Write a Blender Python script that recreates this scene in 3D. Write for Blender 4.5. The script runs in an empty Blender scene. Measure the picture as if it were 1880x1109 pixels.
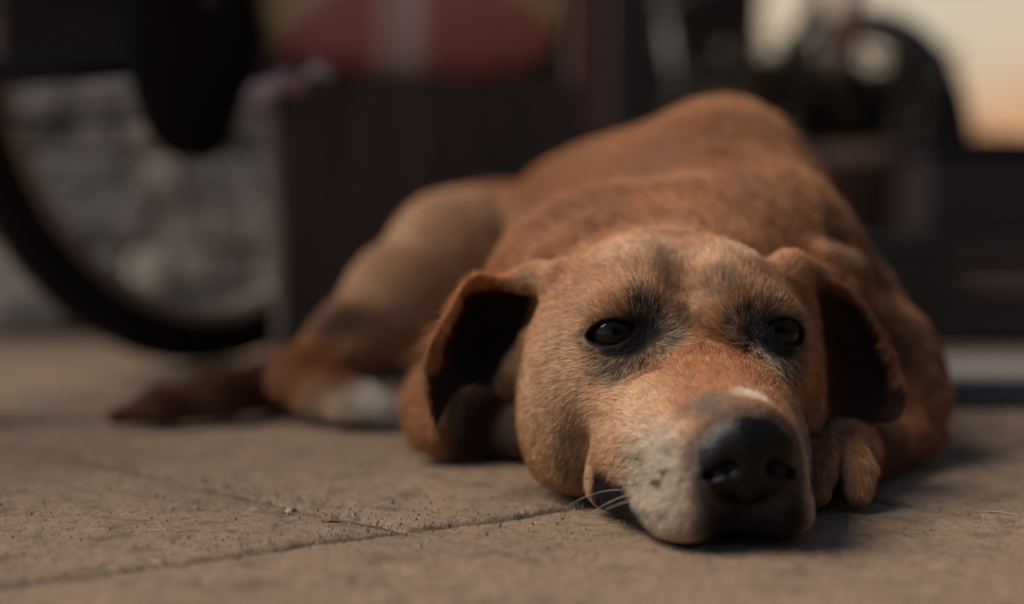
import bpy, math, random, time
import numpy as np
from mathutils import Vector, Matrix
T0 = time.time()
random.seed(7)
rng = np.random.default_rng(7)

# ------------------------------------------------------------------ camera, sky, sun, exposure
scene = bpy.context.scene
LENS, SENSOR, CAMH, PITCH = 50.0, 36.0, 0.15, math.radians(3.013)
cam_data = bpy.data.cameras.new('camera')
cam = bpy.data.objects.new('camera', cam_data)
scene.collection.objects.link(cam)
cam.location = (0, 0, CAMH)
cam.rotation_euler = (math.pi / 2 - PITCH, 0, 0)
cam_data.lens = LENS
cam_data.sensor_width = SENSOR
cam_data.clip_start = 0.02
cam_data.clip_end = 600
cam_data.dof.use_dof = True
cam_data.dof.focus_distance = 0.727
cam_data.dof.aperture_fstop = 1.9
cam_data.dof.aperture_blades = 0
scene.camera = cam

SUN_EL, SUN_AZ = math.radians(46), math.radians(-86)      # azimuth from +Y towards +X of the direction TO the sun
world = bpy.data.worlds.new('World')
scene.world = world
world.use_nodes = True
wn = world.node_tree.nodes
wn.clear()
sky = wn.new('ShaderNodeTexSky')
sky.sky_type = 'NISHITA'
sky.sun_disc = False
sky.sun_elevation = SUN_EL
sky.sun_rotation = SUN_AZ
bg = wn.new('ShaderNodeBackground')
bg.inputs['Strength'].default_value = 0.05
wo = wn.new('ShaderNodeOutputWorld')
world.node_tree.links.new(sky.outputs[0], bg.inputs[0])
world.node_tree.links.new(bg.outputs[0], wo.inputs[0])

sun_data = bpy.data.lights.new('sun', 'SUN')
sun_data.energy = 3.4
sun_data.angle = math.radians(46)
sun_data.color = (1.0, 0.87, 0.70)
sun = bpy.data.objects.new('sun', sun_data)
scene.collection.objects.link(sun)
tosun = Vector((math.sin(SUN_AZ) * math.cos(SUN_EL), math.cos(SUN_AZ) * math.cos(SUN_EL), math.sin(SUN_EL)))
sun.rotation_euler = tosun.to_track_quat('Z', 'Y').to_euler()
sun.location = (-2, -1, 3)

scene.view_settings.view_transform = 'Standard'
scene.view_settings.look = 'None'
scene.view_settings.exposure = 1.08
scene.view_settings.gamma = 1.0
scene.view_settings.use_curve_mapping = False
scene.cycles.use_denoising = True
scene.cycles.max_bounces = 6
scene.cycles.diffuse_bounces = 3
scene.cycles.glossy_bounces = 2
scene.cycles.transparent_max_bounces = 6
scene.cycles.sample_clamp_indirect = 3.0

# ------------------------------------------------------------------ helpers
FPX = 1880 * LENS / SENSOR
CT, ST = math.cos(PITCH), math.sin(PITCH)

def P(px, py, d):
    """Point of the place seen in direction (px, py) of the photograph at d metres along the ground."""
    u = (554.5 - py) / FPX
    zz = d * (u * CT - ST) / (CT + u * ST)
    fw = d * CT - zz * ST
    return np.array([(px - 940) / FPX * fw, d, CAMH + zz])

def G(px, py):
    """Point of the ground seen at (px, py)."""
    u = (554.5 - py) / FPX
    d = -CAMH * (CT + u * ST) / (u * CT - ST)
    p = P(px, py, d); p[2] = 0
    return p

def link(o, parent=None):
    scene.collection.objects.link(o)
    if parent is not None:
        o.parent = parent
    return o

def tag(o, label=None, cat=None, group=None, kind=None):
    if label: o['label'] = label
    if cat: o['category'] = cat
    if group: o['group'] = group
    if kind: o['kind'] = kind
    return o

def thing(name, loc, label, cat, rz=0, group=None):
    o = bpy.data.objects.new(name, None)
    o.empty_display_size = 0.05
    o.location = loc
    o.rotation_euler = (0, 0, rz)
    link(o)
    return tag(o, label, cat, group)

def smooth(me, on=True):
    me.polygons.foreach_set('use_smooth', np.full(len(me.polygons), on))

class MB:
    """collects simple solids into one mesh"""
    def __init__(s): s.v, s.f = [], []
    def add(s, v, f):
        b = len(s.v); s.v += [tuple(map(float, q)) for q in v]; s.f += [tuple(b + i for i in q) for q in f]; return s
    def box(s, c, size, rot=None, bev=0.0):
        hx, hy, hz = [q / 2 for q in size]
        b = min(bev, hx * .9, hy * .9, hz * .9)
        vs, fs = [], []
        if b <= 0:
            vs = [(x, y, z) for x in (-hx, hx) for y in (-hy, hy) for z in (-hz, hz)]
            fs = [(0, 1, 3, 2), (4, 6, 7, 5), (0, 4, 5, 1), (2, 3, 7, 6), (0, 2, 6, 4), (1, 5, 7, 3)]
        else:                                  # three-loop bevelled box
            idx = {}
            for sx in (-1, 1):
                for sy in (-1, 1):
                    for sz in (-1, 1):
                        idx[sx, sy, sz] = len(vs)
                        vs += [(sx * hx, sy * (hy - b), sz * (hz - b)), (sx * (hx - b), sy * hy, sz * (hz - b)), (sx * (hx - b), sy * (hy - b), sz * hz)]
            I = lambda a, b_, c_, k: idx[a, b_, c_] + k
            fs = [[I(q, -1, -1, 0), I(q, 1, -1, 0), I(q, 1, 1, 0), I(q, -1, 1, 0)] for q in (-1, 1)]
            fs += [[I(-1, q, -1, 1), I(1, q, -1, 1), I(1, q, 1, 1), I(-1, q, 1, 1)] for q in (-1, 1)]
            fs += [[I(-1, -1, q, 2), I(1, -1, q, 2), I(1, 1, q, 2), I(-1, 1, q, 2)] for q in (-1, 1)]
            for p in (-1, 1):
                for q in (-1, 1):
                    fs.append([I(p, q, -1, 0), I(p, q, 1, 0), I(p, q, 1, 1), I(p, q, -1, 1)])
                    fs.append([I(p, -1, q, 0), I(p, 1, q, 0), I(p, 1, q, 2), I(p, -1, q, 2)])
                    fs.append([I(-1, p, q, 1), I(1, p, q, 1), I(1, p, q, 2), I(-1, p, q, 2)])
                    for r in (-1, 1):
                        fs.append([I(p, q, r, 0), I(p, q, r, 1), I(p, q, r, 2)])
        M = Matrix.Translation(Vector(c)) @ (rot.to_4x4() if rot is not None else Matrix())
        return s.add([M @ Vector(q) for q in vs], fs)
    def tube(s, pts, rad, n=10, closed=False, caps=True):
        pts = [Vector(p) for p in pts]
        m = len(pts)
        rad = rad if hasattr(rad, '__len__') else [rad] * m
        ref = Vector((0, 0, 1)); vs, fs = [], []
        prev = None
        for i, p in enumerate(pts):
            a = pts[(i - 1) % m] if (closed or i) else p
            b = pts[(i + 1) % m] if (closed or i < m - 1) else p
            t = (b - a).normalized()
            if prev is None:
                u = t.cross(ref if abs(t.dot(ref)) < .95 else Vector((1, 0, 0))).normalized()
            else:
                u = (prev - t * prev.dot(t)).normalized()
            prev = u; w = t.cross(u)
            for k in range(n):
                a2 = 2 * math.pi * k / n
                vs.append(p + (u * math.cos(a2) + w * math.sin(a2)) * rad[i])
        for i in range(m if closed else m - 1):
            for k in range(n):
                j = (i + 1) % m
                fs.append((i * n + k, i * n + (k + 1) % n, j * n + (k + 1) % n, j * n + k))
        if caps and not closed:
            fs.append(tuple(range(n))[::-1]); fs.append(tuple((m - 1) * n + k for k in range(n)))
        return s.add(vs, fs)
    def ring(s, R, prof, n=64):
        """revolve profile [(axial y, radial offset)] about the Y axis (a wheel standing in the XZ plane)"""
        vs, fs = [], []; k = len(prof)
        for i in range(n):
            a = 2 * math.pi * i / n
            for y, dr in prof:
                vs.append(((R + dr) * math.cos(a), y, (R + dr) * math.sin(a)))
        for i in range(n):
            for j in range(k):
                fs.append((i * k + j, i * k + (j + 1) % k, ((i + 1) % n) * k + (j + 1) % k, ((i + 1) % n) * k + j))
        return s.add(vs, fs)
    def lathe(s, c, prof, n=24):
        vs, fs = [], []; k = len(prof); c = Vector(c)
        for i in range(n):
            a = 2 * math.pi * i / n
            for r, z in prof: vs.append(c + Vector((r * math.cos(a), r * math.sin(a), z)))
        for i in range(n):
            for j in range(k - 1):
                fs.append((i * k + j, ((i + 1) % n) * k + j, ((i + 1) % n) * k + j + 1, i * k + j + 1))
        return s.add(vs, fs)
    def build(s, name, mat, parent=None, sm=False):
        me = bpy.data.meshes.new(name)
        me.from_pydata(s.v, [], s.f); me.validate(); me.update()
        import bmesh
        bm = bmesh.new(); bm.from_mesh(me); bmesh.ops.recalc_face_normals(bm, faces=bm.faces); bm.to_mesh(me); bm.free()
        if mat: me.materials.append(mat)
        smooth(me, sm)
        return link(bpy.data.objects.new(name, me), parent)

# ---- materials
def mat(name, col, rough=.6, spec=.5, metal=0.0, var=.25, scale=12, bump=.0, bscale=60, col2=None, coord='Object', detail=6, stretch=None, sheen=0):
    m = bpy.data.materials.new(name); m.use_nodes = True
    nt = m.node_tree; N, L = nt.nodes, nt.links
    b = N['Principled BSDF']
    tc = N.new('ShaderNodeTexCoord'); mp = N.new('ShaderNodeMapping')
    L.new(tc.outputs[coord], mp.inputs[0])
    if stretch: mp.inputs['Scale'].default_value = stretch
    no = N.new('ShaderNodeTexNoise'); no.inputs['Scale'].default_value = scale; no.inputs['Detail'].default_value = detail
    L.new(mp.outputs[0], no.inputs['Vector'])
    cr = N.new('ShaderNodeValToRGB')
    c2 = col2 if col2 else tuple(c * (1 - var) for c in col)
    cr.color_ramp.elements[0].position = .35; cr.color_ramp.elements[1].position = .65
    cr.color_ramp.elements[0].color = (*c2, 1); cr.color_ramp.elements[1].color = (*col, 1)
    L.new(no.outputs['Fac'], cr.inputs[0]); L.new(cr.outputs[0], b.inputs['Base Color'])
    b.inputs['Roughness'].default_value = rough; b.inputs['Metallic'].default_value = metal
    b.inputs['Specular IOR Level'].default_value = spec
    if sheen: b.inputs['Sheen Weight'].default_value = sheen
    if bump:
        n2 = N.new('ShaderNodeTexNoise'); n2.inputs['Scale'].default_value = bscale; n2.inputs['Detail'].default_value = 8
        L.new(mp.outputs[0], n2.inputs['Vector'])
        bp = N.new('ShaderNodeBump'); bp.inputs['Strength'].default_value = bump; bp.inputs['Distance'].default_value = .004
        L.new(n2.outputs['Fac'], bp.inputs['Height']); L.new(bp.outputs[0], b.inputs['Normal'])
    return m

# ------------------------------------------------------------------ the pavement: mortar bed and stone slabs
def stone_mat(name, base, dark, pale, off):
    m = bpy.data.materials.new(name); m.use_nodes = True
    N, L = m.node_tree.nodes, m.node_tree.links
    b = N['Principled BSDF']; tc = N.new('ShaderNodeTexCoord')
    mp = N.new('ShaderNodeMapping'); mp.inputs['Location'].default_value = off; L.new(tc.outputs['Object'], mp.inputs[0])
    def noise(sc, de=8, ro=.6):
        n = N.new('ShaderNodeTexNoise'); n.inputs['Scale'].default_value = sc; n.inputs['Detail'].default_value = de; n.inputs['Roughness'].default_value = ro
        L.new(mp.outputs[0], n.inputs['Vector']); return n.outputs['Fac']
    def ramp(src, a, b_):
        r = N.new('ShaderNodeMapRange'); r.inputs[1].default_value = a; r.inputs[2].default_value = b_; r.clamp = True
        L.new(src, r.inputs[0]); return r.outputs[0]
    def mix(f, a, c):
        x = N.new('ShaderNodeMix'); x.data_type = 'RGBA'; L.new(f, x.inputs[0])
        if isinstance(a, tuple): x.inputs[6].default_value = (*a, 1)
        else: L.new(a, x.inputs[6])
        x.inputs[7].default_value = (*c, 1); return x.outputs[2]
    c = mix(ramp(noise(7), .35, .7), base, tuple(q * .72 for q in base))
    c = mix(ramp(noise(38), .52, .72), c, tuple(q * .42 for q in base))
    c = mix(ramp(noise(60, 10, .7), .56, .75), c, pale)
    c = mix(ramp(noise(130, 8, .7), .53, .68), c, tuple(q * .45 for q in base))
    c = mix(ramp(noise(420, 4), .58, .70), c, dark)
    c = mix(ramp(noise(900, 3), .62, .72), c, pale)
    L.new(c, b.inputs['Base Color'])
    b.inputs['Roughness'].default_value = .82; b.inputs['Specular IOR Level'].default_value = .25
    n1, n2 = noise(260, 8, .7), noise(1100, 4, .6)
    ad = N.new('ShaderNodeMath'); ad.operation = 'MULTIPLY_ADD'; ad.inputs[1].default_value = .4; L.new(n2, ad.inputs[0]); L.new(n1, ad.inputs[2])
    bp = N.new('ShaderNodeBump'); bp.inputs['Strength'].default_value = .9; bp.inputs['Distance'].default_value = .0028
    L.new(ad.outputs[0], bp.inputs['Height']); L.new(bp.outputs[0], b.inputs['Normal'])
    return m
stone = stone_mat('paving_stone', (.29, .205, .145), (.035, .026, .022), (.44, .33, .24), (0, 0, 0))
mortar = mat('mortar', (.10, .078, .065), rough=.95, spec=.1, bump=.6, bscale=300)

def noise2(x, y, s, seed):
    r = np.random.default_rng(seed).random((64, 64))
    q, w = x * s, y * s
    i, j = np.floor(q).astype(int), np.floor(w).astype(int); a, b = q - i, w - j
    a, b = a * a * (3 - 2 * a), b * b * (3 - 2 * b)
    g = lambda p, o: r[p % 64, o % 64]
    return g(i, j) * (1 - a) * (1 - b) + g(i + 1, j) * a * (1 - b) + g(i, j + 1) * (1 - a) * b + g(i + 1, j + 1) * a * b

pave = MB().add([(-60, -20, -.0055), (60, -20, -.0055), (60, 100, -.0055), (-60, 100, -.0055)], [(0, 1, 2, 3)]).build('pavement', mortar)
tag(pave, kind='structure')
O0 = G(748, 966)[:2]
U0 = np.array([math.cos(math.radians(34.5)), math.sin(math.radians(34.5))])
V0 = np.array([math.cos(math.radians(136)), math.sin(math.radians(136))])
SU, SV = .47, .52
def slab(i, j):
    off = (.0 if j % 2 == 0 else .235) + i * SU
    cen = O0 + U0 * (off + SU / 2) + V0 * (j + .5) * SV
    if cen[1] < -.6 or cen[1] > 4.6 or abs(cen[0]) > 1.1 + cen[1] * .75: return
    near = np.linalg.norm(cen - np.array([0, .85])) < .52
    n = 260 if near else 14
    gap = .0028
    s = np.linspace(0, 1, n)
    # finer spacing at the edges
    s = s if near else np.concatenate([[0, .008, .02], np.linspace(.06, .94, n - 6), [.98, .992, 1]])
    S, T = np.meshgrid(s, s, indexing='ij')
    a = off + gap + S * (SU - 2 * gap); b = j * SV + gap + T * (SV - 2 * gap)
    x = O0[0] + U0[0] * a + V0[0] * b; y = O0[1] + U0[1] * a + V0[1] * b
    # wobbling edges
    ed = np.minimum(np.minimum(S, 1 - S) * SU, np.minimum(T, 1 - T) * SV)
    wob = (noise2(x, y, 30, 5) - .5) * .006 + (noise2(x, y, 110, 6) - .5) * .004
    k = np.clip(1 - ed / .03, 0, 1)
    x = x + wob * k; y = y + (noise2(x, y, 34, 8) - .5) * .006 * k
    z = -.0012 * (noise2(x, y, 9, 9)) - .0006 * noise2(x, y, 45, 10) - .0005 * noise2(x, y, 160, 11)
    if near: z = z - .0009 * np.clip(noise2(x, y, 320, 12) - .55, 0, 1) - .0011 * np.clip(noise2(x, y, 210, 13) - .72, 0, 1) * 3
    chip = .0025 + .004 * noise2(x, y, 60, 14)
    z = z - .006 * np.clip(1 - ed / chip, 0, 1) ** 2
    z = z - .0012 * np.clip(1 - ed / .016, 0, 1)
    z = z - ((i * 7 + j * 13) % 5) * .0002
    vs = np.stack([x, y, z], -1).reshape(-1, 3)
    idx = np.arange(S.size).reshape(S.shape)
    q = np.stack([idx[:-1, :-1], idx[1:, :-1], idx[1:, 1:], idx[:-1, 1:]], -1).reshape(-1, 4)
    me = bpy.data.meshes.new('stone_slab'); me.from_pydata(vs.tolist(), [], q.tolist()) if not near else None
    if near:
        me.vertices.add(len(vs)); me.vertices.foreach_set('co', vs.astype(np.float32).ravel())
        me.loops.add(len(q) * 4); me.loops.foreach_set('vertex_index', q.astype(np.int32).ravel())
        me.polygons.add(len(q)); me.polygons.foreach_set('loop_start', np.arange(0, len(q) * 4, 4, dtype=np.int32))
        me.polygons.foreach_set('loop_total', np.full(len(q), 4, np.int32)); me.update(calc_edges=True)
    smooth(me); me.materials.append(stone)
    link(bpy.data.objects.new('stone_slab', me), pave)
for i in range(-8, 12):
    for j in range(-8, 12): slab(i, j)

# loose grit in the joints and on the stones
gv, gf = [], []
r_ = np.random.default_rng(21)
for k in range(6500):
    if k < 2300:
        t = r_.uniform(-.35, .55); base = O0 + U0 * t + V0 * r_.normal(0, .010)
        if r_.random() < .35: base = O0 + V0 * r_.uniform(0, .4) + U0 * r_.normal(0, .010)
    else: base = np.array([r_.uniform(-.35, .35), r_.uniform(.58, .95)])
    s = .00018 + .00075 * r_.random() ** 4
    b0 = len(gv)
    a = r_.random() * 6.28
    z0 = -.0016
    for m_ in range(3): gv.append((base[0] + s * 1.3 * math.cos(a + m_ * 2.1), base[1] + s * math.sin(a + m_ * 2.1), z0))
    gv.append((base[0] + s * .3, base[1], z0 + s * 1.3 + .0008))
    gf += [(b0, b0 + 1, b0 + 3), (b0 + 1, b0 + 2, b0 + 3), (b0 + 2, b0, b0 + 3)]
gme = bpy.data.meshes.new('grit'); gme.from_pydata(gv, [], gf)
gme.materials.append(mat('grit_stone', (.34, .27, .21), col2=(.12, .09, .07), scale=300, rough=.9))
tag(link(bpy.data.objects.new('grit', gme)), kind='stuff')

def flake(px, py, size, mt, name, label, cat, seed, flat=.25):
    c = G(px, py); rr = np.random.default_rng(seed)
    n = 9; vs = []
    for lay, zz in ((0, 0.0), (1, size * flat)):
        for k in range(n):
            a = 2 * math.pi * k / n; q = size * .5 * (.6 + .5 * rr.random()) * (1 if lay == 0 else .75)
            vs.append((c[0] + q * 1.3 * math.cos(a), c[1] + q * .7 * math.sin(a), -.0006 + zz * (.6 + .8 * rr.random())))
    fs = [tuple(range(n))[::-1], tuple(range(n, 2 * n))] + [(k, (k + 1) % n, n + (k + 1) % n, n + k) for k in range(n)]
    tag(MB().add(vs, fs).build(name, mt), label, cat)
flake(535, 938, .0065, mat('pale_chip', (.27, .21, .16)), 'stone_chip', 'pale cream chip lying loose on the pavement left of the dog', 'chip', 3, .28)
flake(606, 949, .0075, mat('dry_leaf', (.20, .10, .06)), 'leaf_fragment', 'tiny flat brown leaf fragment just beside the pale chip', 'leaf', 4, .12)
flake(718, 921, .0038, mat('pale_chip2', (.25, .21, .17)), 'stone_crumb', 'small greyish crumb on the pavement just behind the slab corner', 'crumb', 5, .5)
st = [G(1800, 941) + np.array([0, 0, .0006]), G(1835, 944) + np.array([0, 0, .0012]), G(1866, 948) + np.array([0, 0, .0006])]
tag(MB().tube(st, [.0005, .0006, .0003], 6).build('straw', mat('straw_dry', (.30, .20, .12))), 'short dry straw lying on the pavement right of the paw', 'straw')

# ------------------------------------------------------------------ walls behind
def wall(name, a, b, z0, z1, th, m, label, cat='wall', nrm=1):
    a, b = np.array(a, float), np.array(b, float); d = (b - a) / np.linalg.norm(b - a); ang = math.atan2(d[1], d[0])
    c = (a + b) / 2 + np.array([-d[1], d[0]]) * th / 2
    rot = Matrix.Rotation(ang, 3, 'Z')
    return tag(MB().box((c[0], c[1], (z0 + z1) / 2), (np.linalg.norm(b - a), th, z1 - z0), rot, .01).build(name, m), label, cat)
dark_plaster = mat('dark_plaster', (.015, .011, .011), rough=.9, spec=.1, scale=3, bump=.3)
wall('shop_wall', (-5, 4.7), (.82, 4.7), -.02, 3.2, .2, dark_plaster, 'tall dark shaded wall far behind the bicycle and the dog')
cream = mat('cream_plaster', (.64, .48, .31), col2=(.60, .58, .51), rough=.9, scale=.8, detail=3, bump=.2)
N, L = cream.node_tree.nodes, cream.node_tree.links
tc = N.new('ShaderNodeTexCoord'); sx = N.new('ShaderNodeSeparateXYZ'); L.new(tc.outputs['Object'], sx.inputs[0])
nz_ = N.new('ShaderNodeTexNoise'); nz_.inputs['Scale'].default_value = 1.6; L.new(tc.outputs['Object'], nz_.inputs['Vector'])
ma_ = N.new('ShaderNodeMath'); ma_.operation = 'MULTIPLY_ADD'; ma_.inputs[1].default_value = 1.1; L.new(nz_.outputs['Fac'], ma_.inputs[0]); L.new(sx.outputs[2], ma_.inputs[2])
mr_ = N.new('ShaderNodeMapRange'); mr_.inputs[1].default_value = 1.1; mr_.inputs[2].default_value = 1.6; L.new(ma_.outputs[0], mr_.inputs[0])
mx = N.new('ShaderNodeMix'); mx.data_type = 'RGBA'; L.new(mr_.outputs[0], mx.inputs[0]); mx.inputs[6].default_value = (.62, .31, .14, 1)
old = N['Principled BSDF'].inputs['Base Color'].links[0].from_socket
L.new(old, mx.inputs[7]); L.new(mx.outputs[2], N['Principled BSDF'].inputs['Base Color'])
wall('house_wall', (.2, 8.9), (5.2, 5.4), -.02, 4.2, .2, cream, 'bright cream and peach plastered wall at the far right')
# low rubble wall behind the bicycle
low_m = mat('low_wall_render', (.44, .40, .34), col2=(.14, .125, .115), rough=.95, spec=.15, scale=9, detail=4, bump=.8, bscale=25)
lw = thing('low_wall', (-1.1, 1.98, 0), 'low rough grey stone wall seen through the bicycle wheel', 'wall')
MB().box((0, .16, .16), (2.0, .26, .30), None, .01).build('core', low_m, lw)
rr = random.Random(5)
rub = mat('wall_stone', (.50, .44, .36), col2=(.15, .135, .125), scale=5.5, detail=8, rough=.95, spec=.15, bump=.8, bscale=30)
rub2 = mat('wall_stone_grey', (.36, .33, .30), col2=(.14, .128, .12), scale=8, detail=8, rough=.95, spec=.15, bump=.8, bscale=30)
z = 0.0
for row in range(5):
    hgt = .064
    x = -1.02 + rr.uniform(0, .08)
    while x < .98:
        w = min(rr.uniform(.06, .17), 1.0 - x)
        if w > .04:
            rot = Matrix.Rotation(rr.uniform(-.10, .10), 3, 'Y') @ Matrix.Rotation(rr.uniform(-.05, .05), 3, 'X')
            zc = max(z + hgt / 2 + rr.uniform(-.012, .012), .036)
            MB().box((x + w / 2, .018 + rr.uniform(-.008, .008), zc), (w * 1.08, .06, hgt * rr.uniform(1.0, 1.35)), rot, .016).build('stone', rr.choice([rub, rub, rub2]), lw)
        x += w
    z += hgt
for k in range(7):
    MB().box((-.86 + k * .287, .15, z + .012 + rr.uniform(-.004, .004)), (.282, .33, .035), None, .012).build('coping_stone', rub2, lw)

# ------------------------------------------------------------------ posts
wood_red = mat('post_wood_red', (.20, .070, .040), col2=(.10, .038, .024), scale=6, stretch=(6, 6, .6), rough=.6, bump=.4)
wood_grey = mat('post_wood_grey', (.085, .062, .046), scale=6, stretch=(6, 6, .6), rough=.7, bump=.4)
def post(px, d, w, m, label):
    x = P(px, 300, d)[0]
    t = thing('wooden_post', (x, d, 0), label, 'post')
    MB().box((0, 0, 1.2), (w, w, 2.3), None, .006).build('shaft', m, t)
    MB().box((0, 0, .03), (w * 1.35, w * 1.35, .08), None, .01).build('base_block', m, t)
post(1078, 2.36, .062, wood_red, 'reddish brown wooden post rising behind the dog right of the crate')
post(1155, 2.52, .085, wood_grey, 'dark grey brown wooden post next to the reddish one')

# ------------------------------------------------------------------ bicycle
rubber = mat('tyre_rubber', (.014, .011, .013), rough=.8, spec=.2, bump=.3, bscale=120)
alloy = mat('rim_alloy', (.42, .38, .33), rough=.45, metal=.7)
steel = mat('spoke_steel', (.05, .045, .043), rough=.55, metal=.4)
bl_paint = mat('black_paint', (.010, .009, .011), rough=.4)
chrome = mat('worn_chrome', (.5, .49, .47), rough=.3, metal=1.0, var=.5, scale=20)
def wheel(root, loc, R, tw, nsp, mtyre=rubber, mspoke=None, mrim=alloy, hubr=.022, name='wheel', hubw=.05):
    w = link(bpy.data.objects.new(name, None), root); w.location = loc; w.empty_display_size = .05
    pr = [(tw * math.cos(a), -tw + tw * math.sin(a)) for a in np.linspace(0, 2 * math.pi, 13)[:-1]]
    MB().ring(R, pr, 96).build('tyre', mtyre, w, True)
    rw = tw * .75
    MB().ring(R - 2 * tw, [(-rw, .004), (rw, .004), (rw, -.004), (rw * .5, -.016), (-rw * .5, -.016), (-rw, -.004)], 96).build('rim', mrim, w, True)
    h = MB().tube([(0, -hubw, 0), (0, -hubw * .8, 0), (0, hubw * .8, 0), (0, hubw, 0)], [hubr * .5, hubr, hubr, hubr * .5], 16)
    h.build('hub', mrim, w, True)
    me = None
    for k in range(nsp):
        a = 2 * math.pi * k / nsp
        a2 = a + (.5 if (k // 2) % 2 else -.5)
        s = (1 if k % 2 else -1) * hubw * .7
        if me is None:
            me = True
        MB().tube([(hubr * math.cos(a2), s, hubr * math.sin(a2)), ((R - 2 * tw - .01) * math.cos(a), 0, (R - 2 * tw - .01) * math.sin(a))], .0011 if R > .3 else .0016, 5).build('spoke', mspoke or steel, w)
    return w
def bicycle(x0, y0, rz, label, tw=.024, sc_=1.0, guards=True):
    bk = thing('bicycle', (x0, y0, 0), label, 'bicycle', rz)
    bk.scale = (sc_, sc_, sc_)
    wheel(bk, (0, 0, .33), .33, tw, 28)
    wheel(bk, (1.05, 0, .33), .33, tw, 28)
    fr = MB()
    for s in (-1, 1):
        fr.tube([(0, s * .06, .33), (.20, s * .045, .30), (.43, s * .03, .28)], [.009, .011, .012], 10)
        fr.tube([(0, s * .06, .33), (.15, s * .055, .57), (.29, s * .02, .76)], .008, 10)
    fr.tube([(.43, 0, .26), (.27, 0, .82)], .016, 12).tube([(.43, 0, .28), (.91, 0, .70)], .019, 12).tube([(.29, 0, .77), (.87, 0, .83)], .016, 12).tube([(.93, 0, .64), (.86, 0, .90)], .019, 12)
    fr.tube([(.43, -.045, .28), (.43, .045, .28)], .022, 14)
    fr.build('frame', bl_paint, bk, True)
    fk = MB()
    for s in (-1, 1): fk.tube([(1.05, s * .05, .33), (1.0, s * .05, .48), (.94, s * .03, .66)], [.009, .012, .013], 10)
    fk.build('fork', bl_paint, bk, True)
    hb = MB().tube([(.80, -.30, .98), (.84, -.20, 1.0), (.86, 0, .98), (.84, .20, 1.0), (.80, .30, .98)], .012, 10).tube([(.86, 0, .88), (.86, 0, .99)], .013, 10)
    hb.build('handlebar', bl_paint, bk, True)
    MB().add([(.10, -.08, .93), (.10, .08, .93), (.26, .05, .95), (.40, .018, .93), (.40, -.018, .93), (.26, -.05, .95), (.12, -.07, .88), (.12, .07, .88), (.26, .04, .89), (.40, .014, .90), (.40, -.014, .90), (.26, -.04, .89)],
             [(0, 1, 2, 5), (5, 2, 3, 4), (7, 6, 11, 8), (8, 11, 10, 9), (0, 6, 7, 1), (1, 7, 8, 2), (2, 8, 9, 3), (3, 9, 10, 4), (4, 10, 11, 5), (5, 11, 6, 0)]).build('saddle', bl_paint, bk)
    MB().tube([(.27, 0, .80), (.25, 0, .92)], .012, 10).build('seat_post', chrome, bk, True)
    rk = MB()
    for s in (-1, 1):
        rk.tube([(0, s * .07, .35), (-.10, s * .075, .70)], .005, 8).tube([(0, s * .07, .35), (.10, s * .075, .70)], .005, 8).tube([(.18, s * .06, .70), (-.28, s * .06, .70)], .006, 8)
    for k in range(4): rk.tube([(-.25 + k * .12, -.06, .70), (-.25 + k * .12, .06, .70)], .005, 8)
    rk.build('rear_rack', bl_paint, bk, True)
    cs = MB().ring(.085, [(-.002, .0), (.002, 0), (.002, -.02), (-.002, -.02)], 40)
    cs.v = [(x + .43, y + .05, z2 + .28) for x, y, z2 in cs.v]
    cs.tube([(.43, .05, .28), (.43, .065, .28), (.50, .07, .13)], .009, 8).tube([(.43, -.05, .28), (.43, -.065, .28), (.36, -.07, .43)], .009, 8)
    cs.build('crankset', steel, bk, True)
    MB().box((.50, .115, .13), (.09, .09, .02), None, .005).build('pedal', bl_paint, bk)
    MB().box((.36, -.115, .43), (.09, .09, .02), None, .005).build('pedal', bl_paint, bk)
    ch = []
    for k in range(40):
        a = 2 * math.pi * k / 40
        ch.append((.215 + .215 * math.cos(a) + (.03 * math.cos(a)), .05, .305 - .02 * math.cos(a) + .055 * math.sin(a)))
    MB().tube(ch, .004, 6, closed=True).build('chain', steel, bk)
    # mudguard over the rear wheel
    for gx in ((0, 1.05) if guards else ()):
     mg = MB(); vs, fs = [], []
     for i in range(40):
         a = math.radians(-20 + 190 * i / 39)
         for y_, dr in ((-.03, -.008), (-.015, .004), (.015, .004), (.03, -.008)):
             R_ = .33 + tw * 1.1 + dr; vs.append((gx + R_ * math.cos(math.pi - a), y_, .33 + R_ * math.sin(a)))
     for i in range(39):
         for j in range(3): fs.append((i * 4 + j, i * 4 + j + 1, i * 4 + 5 + j, i * 4 + 4 + j))
     mgo = mg.add(vs, fs).build('mudguard', bl_paint, bk, True)
     sol = mgo.modifiers.new('thickness', 'SOLIDIFY'); sol.thickness = .002


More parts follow.
